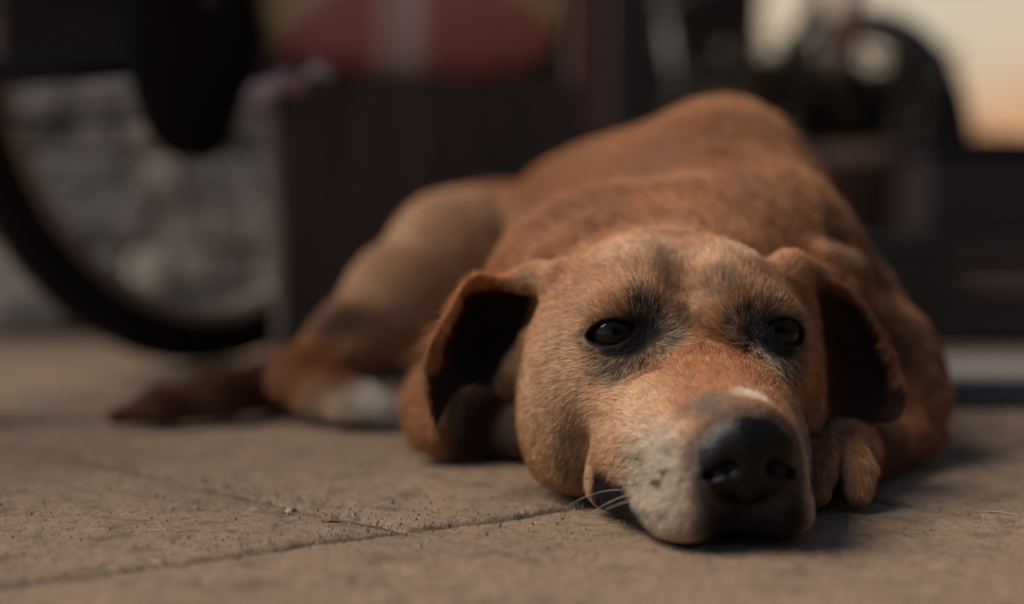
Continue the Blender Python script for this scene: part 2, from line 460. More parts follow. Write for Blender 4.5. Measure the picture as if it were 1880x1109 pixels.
bx, by = P(385, 400, 1.57)[:2]
bicycle(bx, by, math.radians(236), 'black bicycle with a large spoked wheel standing in front of the low stone wall')
def soft_box(name, c, size, m, parent=None, rz=0, p=4.0, taper=0.0, wob=.0, seed=1, n=36):
    """a stuffed soft shape: superellipsoid with wrinkles"""
    vs, fs = [], []
    for i in range(n // 2 + 1):
        t = math.pi * i / (n // 2)
        for j in range(n):
            a = 2 * math.pi * j / n
            d = np.array([math.sin(t) * math.cos(a), math.sin(t) * math.sin(a), math.cos(t)])
            q = (np.abs(d) ** p).sum() ** (-1 / p) * d
            tp = 1 + taper * q[2]
            wq = 1 + wob * (math.sin(q[0] * 7 + seed + q[2] * 5) * .5 + math.sin(q[2] * 13 + seed * 2 + q[0] * 4) * .35 + math.sin(q[1] * 11 + q[2] * 6) * .3)
            vs.append((q[0] * size[0] * tp * wq, q[1] * size[1] * tp * wq, q[2] * size[2]))
    h = n // 2
    for i in range(h):
        for j in range(n): fs.append((i * n + j, (i + 1) * n + j, (i + 1) * n + (j + 1) % n, i * n + (j + 1) % n))
    o = MB().add(vs, fs).build(name, m, parent, True)
    o.location = c; o.rotation_euler = (0, 0, rz)
    return o
nylon = mat('black_nylon', (.012, .009, .012), rough=.75, spec=.2, bump=.3, bscale=80)
Rb = Matrix.Rotation(math.radians(236), 3, 'Z')
pc = Vector((bx, by, 0)) + Rb @ Vector((.125, .105, .415))
pan = thing('pannier_bag', pc, 'black pannier bag hanging beside the rear wheel of the bicycle', 'bag', math.radians(236))
soft_box('bag_body', (0, 0, 0), (.095, .045, .20), nylon, pan, 0, 3.0, .35, .05, 2)
soft_box('flap', (0, .01, .17), (.135, .058, .05), nylon, pan, 0, 4, 0, .03, 3)
MB().box((.03, .062, .05), (.018, .004, .22), None, .001).build('strap', mat('strap_web', (.03, .03, .04)), pan)

# ------------------------------------------------------------------ crate, sack and wrapper
crm = [mat('crate_wood_%s' % n, c, col2=tuple(q * .6 for q in c), scale=5, stretch=(5, 5, .5), rough=.7, bump=.4) for n, c in
       (('a', (.056, .034, .023)), ('b', (.053, .032, .022)), ('c', (.059, .036, .024)))]
CA = math.radians(12)
ccx, ccy = P(522, 600, 1.36)[0], 1.36
cr_ = thing('wooden_crate', (ccx, ccy, 0), 'dark brown plank crate standing behind the dog with a printed sack on top', 'crate', CA)
CW, CD, CH = .290, .34, .286
MB().box((CW / 2, CD / 2, CH / 2), (CW - .03, CD - .03, CH - .02), None, .002).build('inner_box', crm[1], cr_)
k = 0
xx = 0.0
for w in (.050, .047, .049, .046, .050, .048):
    MB().box((xx + w / 2, .006, CH / 2), (w - .0008, .012, CH - .004), None, .0006).build('plank', crm[k % 3], cr_); xx += w; k += 1
yy = .014
for w in (.066, .064, .067, .063, .066):
    MB().box((.006, yy + w / 2, CH / 2), (.012, w - .0012, CH - .004), None, .0015).build('plank', crm[k % 3], cr_)
    MB().box((CW - .006, yy + w / 2, CH / 2), (.012, w - .0025, CH - .004), None, .0015).build('plank', crm[(k + 1) % 3], cr_)
    yy += w; k += 1
xx = 0
for w in (.072, .073, .071, .073):
    MB().box((xx + w / 2, CD / 2, CH + .003), (w - .003, CD, .010), None, .0015).build('lid_plank', crm[k % 3], cr_); xx += w; k += 1
# printed sack: bands of red, yellow and a pale stripe are print on the cloth
sm = bpy.data.materials.new('printed_sack'); sm.use_nodes = True
N, L = sm.node_tree.nodes, sm.node_tree.links; b = N['Principled BSDF']
tc = N.new('ShaderNodeTexCoord'); sx = N.new('ShaderNodeSeparateXYZ'); L.new(tc.outputs['Object'], sx.inputs[0])
def math_(op, a, b_=None, c_=None):
    n = N.new('ShaderNodeMath'); n.operation = op
    for i, q in enumerate((a, b_, c_)):
        if q is None: continue
        if isinstance(q, (int, float)): n.inputs[i].default_value = q
        else: L.new(q, n.inputs[i])
    return n.outputs[0]
def mixc(f, a, c):
    x = N.new('ShaderNodeMix'); x.data_type = 'RGBA'; L.new(f, x.inputs[0])
    for s_, q in ((6, a), (7, c)):
        if isinstance(q, tuple): x.inputs[s_].default_value = (*q, 1)
        else: L.new(q, x.inputs[s_])
    return x.outputs[2]
# arch shaped red field: distance from a point low on the sack
dx = math_('MULTIPLY', math_('SUBTRACT', sx.outputs[0], .01), .825)
dz = math_('ADD', sx.outputs[2], .225)
dist = math_('SQRT', math_('ADD', math_('MULTIPLY', dx, dx), math_('MULTIPLY', dz, dz)))
red_in = math_('LESS_THAN', dist, .150)
stripe = math_('LESS_THAN', math_('ABSOLUTE', math_('ADD', sx.outputs[0], .018)), .030)
stripe2 = math_('LESS_THAN', math_('ABSOLUTE', math_('ADD', sx.outputs[0], .012)), .014)
wn_ = N.new('ShaderNodeTexNoise'); wn_.inputs['Scale'].default_value = 14; L.new(tc.outputs['Object'], wn_.inputs['Vector'])
c0 = mixc(red_in, (.55, .45, .22), (.46, .155, .12))
c0 = mixc(math_('MULTIPLY', wn_.outputs['Fac'], .5), c0, (.44, .12, .10))
c0 = mixc(math_('MULTIPLY', stripe, .7), c0, (.58, .38, .33))
c0 = mixc(math_('MULTIPLY', stripe2, .6), c0, (.66, .54, .48))
L.new(c0, b.inputs['Base Color']); b.inputs['Roughness'].default_value = .45
Rc = Matrix.Rotation(CA, 3, 'Z')
sc_ = Vector((ccx, ccy, 0)) + Rc @ Vector((.135, .10, CH + .004 + .178))
sack = thing('printed_sack', sc_, 'bulging glossy red and yellow printed sack with a pale stripe on the crate', 'sack', CA)
soft_box('sack_body', (0, 0, 0), (.158, .085, .186), sm, sack, 0, 3.4, -.02, .02, 4, 56)
MB().box((0, 0, .19), (.20, .012, .03), None, .004).build('stitched_top', sm, sack)
# pale wrapper over the corner of the crate
wv, wf = [], []
nx_, ny_ = 16, 20
for i in range(nx_):
    for j in range(ny_):
        s, t = i / (nx_ - 1), j / (ny_ - 1)
        x = -.040 + .085 * s + .006 * math.sin(t * 5)
        L_ = -.035 + .13 * t + .018 * s
        y = max(L_, -.004) + .004 * math.sin(s * 11 + t * 3)
        zz = CH + .014 + .005 * math.sin(s * 9 + t * 4) + .004 * math.sin(s * 17)
        if x < -.004: zz -= (-.004 - x) * (.8 + .4 * t)
        if L_ < -.004: zz += (L_ + .004) * .95
        wv.append((x, y, zz))
for i in range(nx_ - 1):
    for j in range(ny_ - 1): wf.append((i * ny_ + j, (i + 1) * ny_ + j, (i + 1) * ny_ + j + 1, i * ny_ + j + 1))
wr = MB().add(wv, wf).build('plastic_wrapper', mat('wrapper', (.34, .30, .27), col2=(.30, .14, .17), scale=9, rough=.35), None, True)
wr.location = (ccx, ccy, 0); wr.rotation_euler = (0, 0, CA)
so = wr.modifiers.new('thickness', 'SOLIDIFY'); so.thickness = .0015
tag(wr, 'crumpled pale grey and pink wrapper draped over the left front corner of the crate', 'wrapper')
# dark blue bucket behind the crate
bq = P(1010, 300, 1.95)
bu = thing('bucket', (bq[0], 1.95, 0), 'dark blue plastic bucket between the crate and the reddish post', 'bucket')
blu = mat('bucket_plastic', (.010, .017, .026), rough=.4)
MB().lathe((0, 0, 0), [(0, .002), (.095, .002), (.10, .01), (.125, .255), (.132, .258), (.132, .268), (.120, .268), (.096, .012), (0, .012)], 36).build('bucket_body', blu, bu, True)
MB().tube([(-.130, 0, .255), (-.10, .05, .16), (0, .128, .12), (.10, .05, .16), (.130, 0, .255)], .003, 8).build('handle', steel, bu, True)

# ------------------------------------------------------------------ right: step edge, platform, box, motorcycle, shrub
ked = thing('threshold_board', (P(1745, 700, 1.17)[0], 1.17, 0), 'flat pale board with a blue painted front edge right of the dog', 'board')
pale_m = mat('board_top', (.20, .175, .16), scale=6, rough=.8, bump=.4); blue_m = mat('board_edge', (.045, .055, .080), scale=6, rough=.6, bump=.3)
MB().box((.60, .126, .0125), (1.2, .228, .024), None, .002).build('board', pale_m, ked)
MB().box((.60, .006, .0122), (1.2, .011, .0235), None, .002).build('front_edge', blue_m, ked)
black_wood = mat('black_wood', (.034, .022, .020), rough=.7, scale=5, stretch=(.5, 6, 6), bump=.3)
plt = thing('wooden_platform', (P(1420, 500, 1.80)[0], 1.80, 0), 'low black plank platform in the shade right of the dog', 'platform')
for k in range(5):
    MB().box((.75, .06 + k * .118, .125), (1.5, .112, .022), None, .003).build('plank', black_wood, plt)
for k in range(3):
    MB().box((.75, .012, .022 + k * .036), (1.5, .018, .033), None, .002).build('front_plank', black_wood, plt)
for x in (.03, .75, 1.47):
    MB().box((x, .55, .055), (.05, .05, .112), None, .002).build('leg', black_wood, plt)
bxp = P(1700, 300, 1.93)
bb = thing('storage_box', (bxp[0], 1.93, .137), 'black storage box on the low platform at the right', 'box', math.radians(-6))
MB().box((.24, .14, .058), (.48, .28, .112), None, .006).build('box_body', mat('black_plastic', (.026, .018, .020), rough=.5), bb)
MB().box((.24, .14, .124), (.50, .30, .016), None, .005).build('lid', mat('lid_plastic', (.015, .012, .016), rough=.4), bb)

ma = math.radians(-62)
mf = P(1572, 330, 2.75)
r2 = np.array([mf[0], 2.75]) - .86 * 1.05 * np.array([math.cos(ma), math.sin(ma)])
bicycle(r2[0], r2[1], ma, 'smaller dark bicycle with fat tyres parked among the potted shrubs', .042, .86, False)
# low dark wall across the yard
wall('yard_wall', (.60, 4.35), (3.6, 4.1), -.02, .42, .15, mat('dark_render', (.05, .036, .032), rough=.9, bump=.4), 'low blackish wall beyond the smaller bicycle')
# roof added out of view above the posts to shade the scene
rf = thing('shade_roof', (.35, 2.2, 2.32), 'dark roof added out of view over the wooden posts to shade the scene', 'roof')
for k in range(30):
    MB().box((-4.9 + k * .235, -.15, .03), (.228, 1.25, .03), None, .002).build('board', black_wood, rf)
for k in range(3):
    MB().box((-1.5, -.68 + k * .50, -.03), (7.0, .07, .08), None, .004).build('rafter', black_wood, rf)
# leafy shrub in a pot
leafm = mat('shrub_leaf', (.20, .15, .10), col2=(.03, .028, .020), scale=20, rough=.5)
def shrub(px, d, label, seed, hh):
    shr = thing('potted_shrub', (P(px, 300, d)[0], d, 0), label, 'shrub', 0)
    MB().lathe((0, 0, 0), [(0, .0), (.10, .0), (.15, .24), (.165, .245), (.165, .28), (.14, .28), (.13, .25), (0, .25)], 28).build('pot', mat('clay', (.24, .13, .085), rough=.8), shr, True)
    sb = MB(); lf = MB(); q = random.Random(seed)
    for k in range(14):
        a = q.uniform(0, 6.28); rad = q.uniform(.04, .17); top = Vector((rad * math.cos(a), rad * math.sin(a), q.uniform(.34, hh)))
        sb.tube([(0, 0, .24), (top[0] * .4, top[1] * .4, .24 + (top[2] - .24) * .55), tuple(top)], [.008, .005, .002], 6)
        for j in range(60):
            t = q.uniform(.2, 1.05); c_ = Vector((top[0] * t, top[1] * t, .24 + (top[2] - .24) * t)) + Vector([q.uniform(-.035, .035) for _ in range(3)])
            rot = Matrix.Rotation(q.uniform(0, 6.28), 3, 'Z') @ Matrix.Rotation(q.uniform(-1, 1), 3, 'X')
            l, w = q.uniform(.035, .06), q.uniform(.012, .02)
            pts = [rot @ Vector(v) + c_ for v in ((0, 0, 0), (w, l * .4, .006), (0, l, -.004), (-w, l * .4, .006), (0, l * .45, -.002))]
            lf.add(pts, [(0, 1, 4), (1, 2, 4), (2, 3, 4), (3, 0, 4)])
    sb.build('stems', mat('stem_bark', (.05, .03, .02)), shr, True)
    lo_ = lf.build('leaves', leafm, shr); lo_['kind'] = 'stuff'
shrub(1450, 3.75, 'dark leafy shrub in a clay pot left of the smaller bicycle', 9, .62)
shrub(1625, 3.95, 'taller dark shrub in a clay pot behind the smaller bicycle', 12, .70)
shrub(1388, 3.3, 'shrub in a clay pot against the end of the tall dark wall', 15, .52)
shrub(1610, 2.40, 'low brownish shrub in a clay pot right in front of the smaller bicycle wheel', 31, .40)
shrub(1500, 2.45, 'low dark shrub in a clay pot left of the leaning pole', 18, .46)
shrub(1688, 3.1, 'dark shrub in a clay pot right of the smaller bicycle wheel', 21, .36)

pb = P(1520, 330, 2.6)
tag(MB().tube([(pb[0], 2.6, 0), (pb[0] + .02, 2.6, .28), (pb[0] + .038, 2.6, .56), (pb[0] + .05, 2.6, .80)], [.040, .034, .020, .010], 12).build('leaning_pole', wood_red, None, True), 'tapering reddish dark wooden pole leaning upright among the shrubs', 'pole')

# walls added out of view behind and right of the viewer to cut fill light
blocker_m = mat('blocker_render', (.08, .06, .048), col2=(.05, .037, .03), rough=.9, scale=3, bump=.4)
wall('blocker_side_wall', (3.2, -4.0), (3.2, 3.9), -.02, 2.6, .2, blocker_m, 'brown rendered wall added out of view at the right to block fill light')
wall('blocker_back_wall', (-1.2, -3.4), (3.2, -3.4), -.02, 2.6, .2, blocker_m, 'brown rendered wall added out of view behind the viewer to block fill light')

# ------------------------------------------------------------------ numpy value noise
_H = np.random.default_rng(3).random(65536).astype(np.float32)
def vnoise(p, s):
    q = p * s + 1000.0
    i = np.floor(q).astype(np.int64); t = (q - i).astype(np.float32); t = t * t * (3 - 2 * t)
    def h(a, b, c): return _H[(a * 73856093 ^ b * 19349663 ^ c * 83492791) & 65535]
    x, y, z = i[..., 0], i[..., 1], i[..., 2]; tx, ty, tz = t[..., 0], t[..., 1], t[..., 2]
    r = 0
    for a in (0, 1):
        for b in (0, 1):
            for c in (0, 1):
                r = r + h(x + a, y + b, z + c) * (tx if a else 1 - tx) * (ty if b else 1 - ty) * (tz if c else 1 - tz)
    return r
def fbm(p, s, o=3):
    r, a, w = 0, 1, 0
    for k in range(o): r = r + a * vnoise(p + k * 7.3, s * 2 ** k); w += a; a *= .5
    return r / w
def sstep(a, b, x):
    t = np.clip((x - a) / (b - a), 0, 1); return t * t * (3 - 2 * t)

# ------------------------------------------------------------------ the dog: a distance-field sculpture
CM = .01
YAW = math.radians(7)
HX, HY = .0975, .745
cy_, sy_ = math.cos(YAW), math.sin(YAW)
def Hd(r, f, z):
    """head space in cm (r across, f forward towards the nose, z height) to the world"""
    r, f, z = r * CM, f * CM, z * CM
    return np.array([HX + r * cy_ + f * sy_, HY + r * sy_ - f * cy_, z])
def toH(p):
    dx, dy = p[..., 0] - HX, p[..., 1] - HY
    return np.stack([(dx * cy_ + dy * sy_), (dx * sy_ - dy * cy_), p[..., 2]], -1) * 100
HROT = np.array([[cy_, sy_, 0], [sy_, -cy_, 0], [0, 0, 1]])      # columns: r, f, z axes (world from head)

def axis(lo, hi, f0, f1, fine, coarse):
    a = [f0]
    s = fine
    while a[-1] > lo: s = min(s * 1.12, coarse); a.append(a[-1] - s)
    a = a[::-1]
    while a[-1] < f1: a.append(a[-1] + fine)
    s = fine
    while a[-1] < hi: s = min(s * 1.12, coarse); a.append(a[-1] + s)
    return np.array(a, dtype=np.float32)
FINE = .0014
AX = axis(-.34, .33, -.058, .232, FINE, .0045)
AY = axis(.62, 1.56, .635, .862, FINE, .0045)
AZ = axis(-.006, .29, -.004, .125, FINE, .0035)
DIMS = (len(AX), len(AY), len(AZ))

class Field:
    off = 0.0
    def __init__(s): s.a = np.full(DIMS, .06, np.float32)
    def win(s, lo, hi):
        w = []
        for ax, l, h in zip((AX, AY, AZ), lo, hi):
            i0 = max(np.searchsorted(ax, l) - 1, 0); i1 = min(np.searchsorted(ax, h) + 1, len(ax))
            w.append(slice(i0, i1))
        w = tuple(w)
        X = AX[w[0]][:, None, None]; Y = AY[w[1]][None, :, None]; Z = AZ[w[2]][None, None, :]
        return w, X, Y, Z
    def comb(s, w, d, k, op):
        a = s.a[w]
        if a.size == 0: return
        if op == 'add':
            h = np.maximum(k - np.abs(a - d), 0) / k
            s.a[w] = np.minimum(a, d) - h * h * k * .25
        else:
            d = -d
            h = np.maximum(k - np.abs(a - d), 0) / k
            s.a[w] = np.maximum(a, d) + h * h * k * .25
    def ell(s, c, rad, k=.01, R=None, op='add'):
        c = np.asarray(c, float); rad = np.asarray(rad, float) * CM
        m = max(rad) + k + .006
        w, X, Y, Z = s.win(c - m, c + m)
        if R is None: R = np.eye(3)
        dx, dy, dz = X - np.float32(c[0]), Y - np.float32(c[1]), Z - np.float32(c[2])
        k0 = 0; k1 = 0
        for i in range(3):
            q = dx * np.float32(R[0, i]) + dy * np.float32(R[1, i]) + dz * np.float32(R[2, i])
            k0 = k0 + (q / rad[i]) ** 2; k1 = k1 + (q / rad[i] ** 2) ** 2
        k0 = np.sqrt(k0); k1 = np.sqrt(k1) + 1e-6
        s.comb(w, (k0 * (k0 - 1) / k1).astype(np.float32), k, op)
    def hell(s, c, rad, k=.01, op='add', mir=False, tilt=(0, 0, 0)):
        from mathutils import Euler
        for sg in ((1, -1) if mir else (1,)):
            E = np.array(Euler((math.radians(tilt[0]), math.radians(tilt[1] * sg), math.radians(tilt[2] * sg))).to_matrix())
            s.ell(Hd(c[0] * sg + s.off, c[1], c[2]), rad, k, HROT @ E, op)
    def cone(s, a, b, ra, rb, k=.01, op='add'):
        a = np.asarray(a, float); b = np.asarray(b, float); ra *= CM; rb *= CM
        m = max(ra, rb) + k + .006
        w, X, Y, Z = s.win(np.minimum(a, b) - m, np.maximum(a, b) + m)
        ba = b - a; l2 = ba @ ba + 1e-12
        t = np.clip(((X - a[0]) * ba[0] + (Y - a[1]) * ba[1] + (Z - a[2]) * ba[2]) / l2, 0, 1)
        d = np.sqrt((X - a[0] - t * ba[0]) ** 2 + (Y - a[1] - t * ba[1]) ** 2 + (Z - a[2] - t * ba[2]) ** 2) - (ra + (rb - ra) * t)
        s.comb(w, d.astype(np.float32), k, op)
    def chain(s, pts, k=.01):
        for (a, ra), (b, rb) in zip(pts[:-1], pts[1:]): s.cone(a, b, ra, rb, k)
    def hcone(s, a, b, ra, rb, k=.01, op='add', mir=False):
        for sg in ((1, -1) if mir else (1,)):
            s.cone(Hd(a[0] * sg, a[1], a[2]), Hd(b[0] * sg, b[1], b[2]), ra, rb, k, op)
    def cloud(s, pts, th, k):
        """union with thick sheet given by dense sample points"""
        tmp = Field.__new__(Field); tmp.a = None
        lo = pts.min(0) - .014; hi = pts.max(0) + .014
        w, X, Y, Z = s.win(lo, hi)
        d = np.full((X.size, Y.size, Z.size), .012, np.float32)
        xs, ys, zs = X.ravel(), Y.ravel(), Z.ravel()
        for p, t in zip(pts, th):
            m = .0115
            i0, i1 = np.searchsorted(xs, p[0] - m), np.searchsorted(xs, p[0] + m)
            j0, j1 = np.searchsorted(ys, p[1] - m), np.searchsorted(ys, p[1] + m)
            k0, k1 = np.searchsorted(zs, p[2] - m), np.searchsorted(zs, p[2] + m)
            q = np.sqrt(((xs[i0:i1] - p[0]) ** 2)[:, None, None] + ((ys[j0:j1] - p[1]) ** 2)[None, :, None] + ((zs[k0:k1] - p[2]) ** 2)[None, None, :]) - t
            v = d[i0:i1, j0:j1, k0:k1]; np.minimum(v, q, out=v)
        s.comb(w, d, k, 'add')
    def union(s, o, k):
        h = np.maximum(k - np.abs(s.a - o.a), 0) / k
        s.a = np.minimum(s.a, o.a) - h * h * k * .25

def surface_nets(F, ax, ay, az):
    nx, ny, nz = F.shape
    S = F < 0
    cn = (nx - 1, ny - 1, nz - 1)
    n = cn[0] * cn[1] * cn[2]
    acc = {}
    idl, pl = [], []
    quads = []
    for A in range(3):
        sl0 = [slice(None)] * 3; sl1 = [slice(None)] * 3
        sl0[A] = slice(0, -1); sl1[A] = slice(1, None)
        i, j, k = np.nonzero(S[tuple(sl0)] != S[tuple(sl1)])
        I = [i, j, k]
        J = [i.copy(), j.copy(), k.copy()]; J[A] = J[A] + 1
        f0 = F[i, j, k]; f1 = F[J[0], J[1], J[2]]
        t = f0 / (f0 - f1)
        pos = np.stack([ax[i], ay[j], az[k]], -1).astype(np.float64)
        axx = (ax, ay, az)[A]
        pos[:, A] = axx[I[A]] + t * (axx[J[A]] - axx[I[A]])
        B, C = [(1, 2), (2, 0), (0, 1)][A]
        ok = (I[B] > 0) & (I[C] > 0) & (I[B] < F.shape[B] - 1) & (I[C] < F.shape[C] - 1)
        i4 = []
        for db, dc in ((0, 0), (-1, 0), (-1, -1), (0, -1)):
            K = [q.copy() for q in I]; K[B] = K[B] + db; K[C] = K[C] + dc
            cid = (K[0] * cn[1] + K[1]) * cn[2] + K[2]
            idl.append(cid[ok]); pl.append(pos[ok]); i4.append(cid[ok])
        q = np.stack(i4, -1)
        inside = S[i, j, k][ok]
        q[~inside] = q[~inside][:, ::-1]
        quads.append(q)
    ids = np.concatenate(idl); ps = np.concatenate(pl)
    u, inv = np.unique(ids, return_inverse=True)
    cnt = np.bincount(inv)
    V = np.stack([np.bincount(inv, ps[:, c]) / cnt for c in range(3)], -1)
    Q = np.concatenate(quads)
    Q = np.searchsorted(u, Q)
    return V, Q

def lag4(net, u, v):
    def w(t):
        x = t * 3
        return np.stack([-(x - 1) * (x - 2) * (x - 3) / 6, x * (x - 2) * (x - 3) / 2, -x * (x - 1) * (x - 3) / 2, x * (x - 1) * (x - 2) / 6], -1)
    return np.einsum('ia,jb,abc->ijc', w(u), w(v), net)

def sculpt():
    # ---- trunk
    B = Field()
    B.ell((.146, 1.08, .110), (10.6, 14, 12.4), .02)
    B.ell((.160, 1.07, .158), (6.0, 8.5, 8.4), .03)
    B.ell((.090, 1.17, .113), (9.8, 15, 10.9), .04)
    B.ell((.062, 1.26, .112), (8.2, 14, 9.8), .03)
    B.ell((-.010, 1.35, .100), (8.0, 11, 9.0), .03)
    B.ell((-.050, 1.36, .070), (6.6, 8, 7.8), .03)
    # shoulders either side of the neck
    B.ell((.075, 1.02, .075), (6.5, 9, 8.2), .03)
    B.ell((.208, .995, .072), (4.9, 8, 7.2), .03)
    B.ell(P(858, 570, 1.19), (4.6, 14, 9.5), .015, None, 'sub')
    # hind leg on this side: thigh, shank, hock
    B.chain([(P(878, 422, 1.235), 3.7), (P(822, 456, 1.20), 4.1), (P(730, 545, 1.16), 3.6), (P(645, 625, 1.12), 2.6), (P(553, 685, 1.09), 1.8)], .02)
    B.chain([(P(545, 693, 1.09), 1.9), (P(600, 725, 1.075), 1.85), (P(650, 742, 1.065), 1.6)], .012)
    for dx, dy in ((628, 752), (658, 752), (690, 748)):
        B.cone(P(dx - 25, dy - 12, 1.07), P(dx + 12, dy + 3, 1.045), 1.1, 1.0, .006)
    B.ell(P(640, 585, 1.075), (2.6, 1.9, 1.1), .02, np.array(Matrix.Rotation(math.radians(-38), 3, 'Y')), 'sub')
    # tail lying out on the pavement
    B.chain([(P(600, 690, 1.20), 2.4), (P(500, 712, 1.14), 1.9), (P(400, 733, 1.09), 1.65), (P(300, 752, 1.07), 1.35), (P(215, 770, 1.055), .65)], .012)
    # folded front leg on the left of the picture
    B.chain([(P(990, 640, 1.0), 4.5), (P(880, 740, .945), 2.8), (P(822, 748, .92), 2.55), (P(812, 788, .908), 1.9)], .012)
    B.chain([(P(820, 785, .912), 1.9), (P(900, 795, .925), 1.6), (P(1000, 800, .90), 1.8)], .010)
    # shoulder roll and neck
    B.cone(Hd(0, -9.5, 7.6), (.150, .99, .105), 6.2, 9.6, .02)
    B.hell((-.6, -12.6, 9.5), (8.0, 3.8, 6.2), .022)
    B.hell((.0, -17.5, 10.3), (9.4, 4.6, 7.4), .03)
    B.ell(P(1520, 520, .90), (2.6, 2.6, 2.2), .015)
    # upper arm and elbow on the right of the picture
    B.chain([(P(1550, 600, .985), 4.3), (P(1622, 668, .945), 3.2), (P(1650, 738, .92), 2.6), (P(1652, 778, .915), 2.2)], .02)
    # ---- head
    H = Field(); H.off = -.22
    H.hell((0, -7.6, 8.6), (6.9, 6.6, 6.25), .02)
    H.hell((2.7, -4.2, 9.5), (3.7, 3.9, 4.3), .02, mir=True)
    H.hell((4.9, -4.6, 7.2), (3.1, 4.2, 4.3), .02, mir=True)
    H.hell((5.0, -5.6, 4.2), (3.5, 4.3, 4.7), .02, mir=True)
    H.hell((3.9, -1.6, 6.9), (2.3, 2.1, 2.2), .014, mir=True)
    H.hcone((0, -2.4, 7.7), (0, 7.6, 4.6), 2.9, 1.9, .022)
    # brow ridges
    H.hell((3.7, -1.5, 11.0), (2.0, 1.5, .95), .012, mir=True, tilt=(0, 18, 0))
    # furrow of the forehead and dent at the stop
    H.hcone((0, -1.0, 12.4), (0, -6.5, 16.4), .9, .8, .02, 'sub')
    # upper lips with the pouches at the corners of the mouth
    M = Field(); M.off = -.26
    M.hell((1.95, 4.8, 2.9), (2.05, 4.9, 3.3), .012, mir=True, tilt=(0, 6, 0))
    M.hell((2.35, 5.4, 1.3), (1.95, 3.9, 1.9), .010, mir=True)
    M.hell((3.5, 1.6, 2.9), (2.0, 3.2, 3.1), .014, mir=True)
    M.hell((2.35, 1.3, 5.1), (2.2, 3.9, 2.7), .018, mir=True)
    M.hell((4.3, -.2, 1.7), (1.25, 1.9, 2.0), .006, mir=True)
    M.hell((0, 4.4, 1.3), (2.9, 4.2, 1.45), .008)
    # nose
    M.off = -.05
    M.hell((0, 8.1, 4.3), (2.1, 2.05, 2.0), .008, tilt=(-14, 0, 0))
    M.hell((1.25, 8.75, 4.0), (1.12, 1.35, 1.3), .005, mir=True)
    M.hell((0, 9.1, 3.95), (1.0, 1.2, 1.75), .005)
    M.hell((1.02, 10.25, 4.1), (.50, 1.1, .46), .0035, 'sub', mir=True)
    M.hcone((1.25, 10.3, 4.0), (2.25, 9.1, 3.4), .26, .16, .0035, 'sub', mir=True)
    M.hcone((0, 10.5, 3.8), (0, 9.6, 1.0), .13, .16, .003, 'sub')
    H.union(M, (.005 + .020 * sstep(.022, .062, AZ))[None, None, :].astype(np.float32))
    # eye lids over the eyeballs, then the almond opening
    for sg in (-1, 1):
        ec = EYEC(sg)
        H.ell(ec, (1.40, 1.34, 1.26), .012)
        R = EYER(sg)
        m = .024
        w, X, Y, Z = H.win(ec - m, ec + m)
        dx, dy, dz = X - ec[0], Y - ec[1], Z - ec[2]
        u = dx * R[0, 0] + dy * R[1, 0] + dz * R[2, 0]
        n_ = dx * R[0, 1] + dy * R[1, 1] + dz * R[2, 1]
        v = dx * R[0, 2] + dy * R[1, 2] + dz * R[2, 2]
        hw, hh = .0132, .0064
        rr = (hw * hw + hh * hh) / (2 * hh); off = rr - hh
        d = np.maximum(np.sqrt(u * u + (v - off) ** 2) - rr, np.sqrt(u * u + (v + off * 1.0) ** 2) - rr, v - .0044)
        d = np.maximum(d, -n_ + .0)
        H.comb(w, d.astype(np.float32), .0025, 'sub')
    # ears: folded leathers hanging out to the sides, hollow side to the camera
    LE = [[(1012, 505, .815), (992, 570, .825), (980, 640, .82), (978, 735, .81)],
          [(940, 512, .812), (930, 580, .842), (915, 650, .835), (908, 715, .812)],
          [(882, 506, .806), (868, 590, .838), (855, 660, .832), (850, 708, .81)],
          [(842, 540, .80), (806, 603, .797), (782, 662, .79), (799, 784, .785)]]
    RE = [[(1462, 497, .80), (1490, 590, .80), (1500, 680, .80), (1505, 765, .80)],
          [(1508, 512, .80), (1535, 595, .828), (1545, 680, .828), (1550, 772, .81)],
          [(1556, 534, .803), (1585, 618, .832), (1596, 692, .832), (1604, 772, .812)],
          [(1600, 582, .806), (1634, 640, .808), (1658, 705, .808), (1648, 766, .805)]]
    for net, th in ((LE, .0015), (RE, .0016)):
        net = np.array([[P(*q) for q in r] for r in net])
        uu = np.linspace(0, 1, 90)
        pts = lag4(net, uu, uu).reshape(-1, 3)
        EARPTS.append(pts[::1])
        pts = pts + (fbm(pts, 48, 2)[:, None] - .5) * .009 * np.array([.3, 1, .4])
        H.cloud(pts, np.full(len(pts), th), .006)
    # root of the left ear and the fold inside it
    H.chain([(P(1035, 520, .80), 1.3), (P(990, 512, .812), .75), (P(940, 512, .814), .35)], .008)
    H.chain([(P(985, 640, .812), 1.1), (P(952, 680, .81), .75), (P(930, 702, .812), .45)], .010)
    H.chain([(P(1450, 500, .80), 1.2), (P(1500, 508, .82), .7)], .008)
    # ---- paw beside the muzzle
    W = Field()
    W.chain([(P(1662, 775, .92), 2.5), (P(1590, 820, .86), 1.9), (P(1550, 838, .80), 1.7), (P(1535, 858, .772), 1.45)], .012)
    for toe in ([(1510, 825, .768, .95), (1499, 868, .750, .92), (1495, 914, .744, .74)],
                [(1555, 825, .772, .95), (1577, 868, .757, .92), (1573, 915, .748, .76)],
                [(1470, 840, .775, 1.0), (1448, 880, .76, 1.0), (1440, 915, .757, .8)]):
        W.chain([(P(a, b, c), r) for a, b, c, r in toe], .0012)
    B.union(H, .012)
    B.union(W, .0025)
    B.cone(P(1537, 850, .768), P(1535, 932, .742), .20, .32, .003, 'sub')
    # resting on the pavement: flattened, with a rounded edge
    fl = (.0008 - AZ)[None, None, :].astype(np.float32)
    k = .007
    h = np.maximum(k - np.abs(B.a - fl), 0) / k
    B.a = np.maximum(B.a, fl) + h * h * k * .25
    return B.a

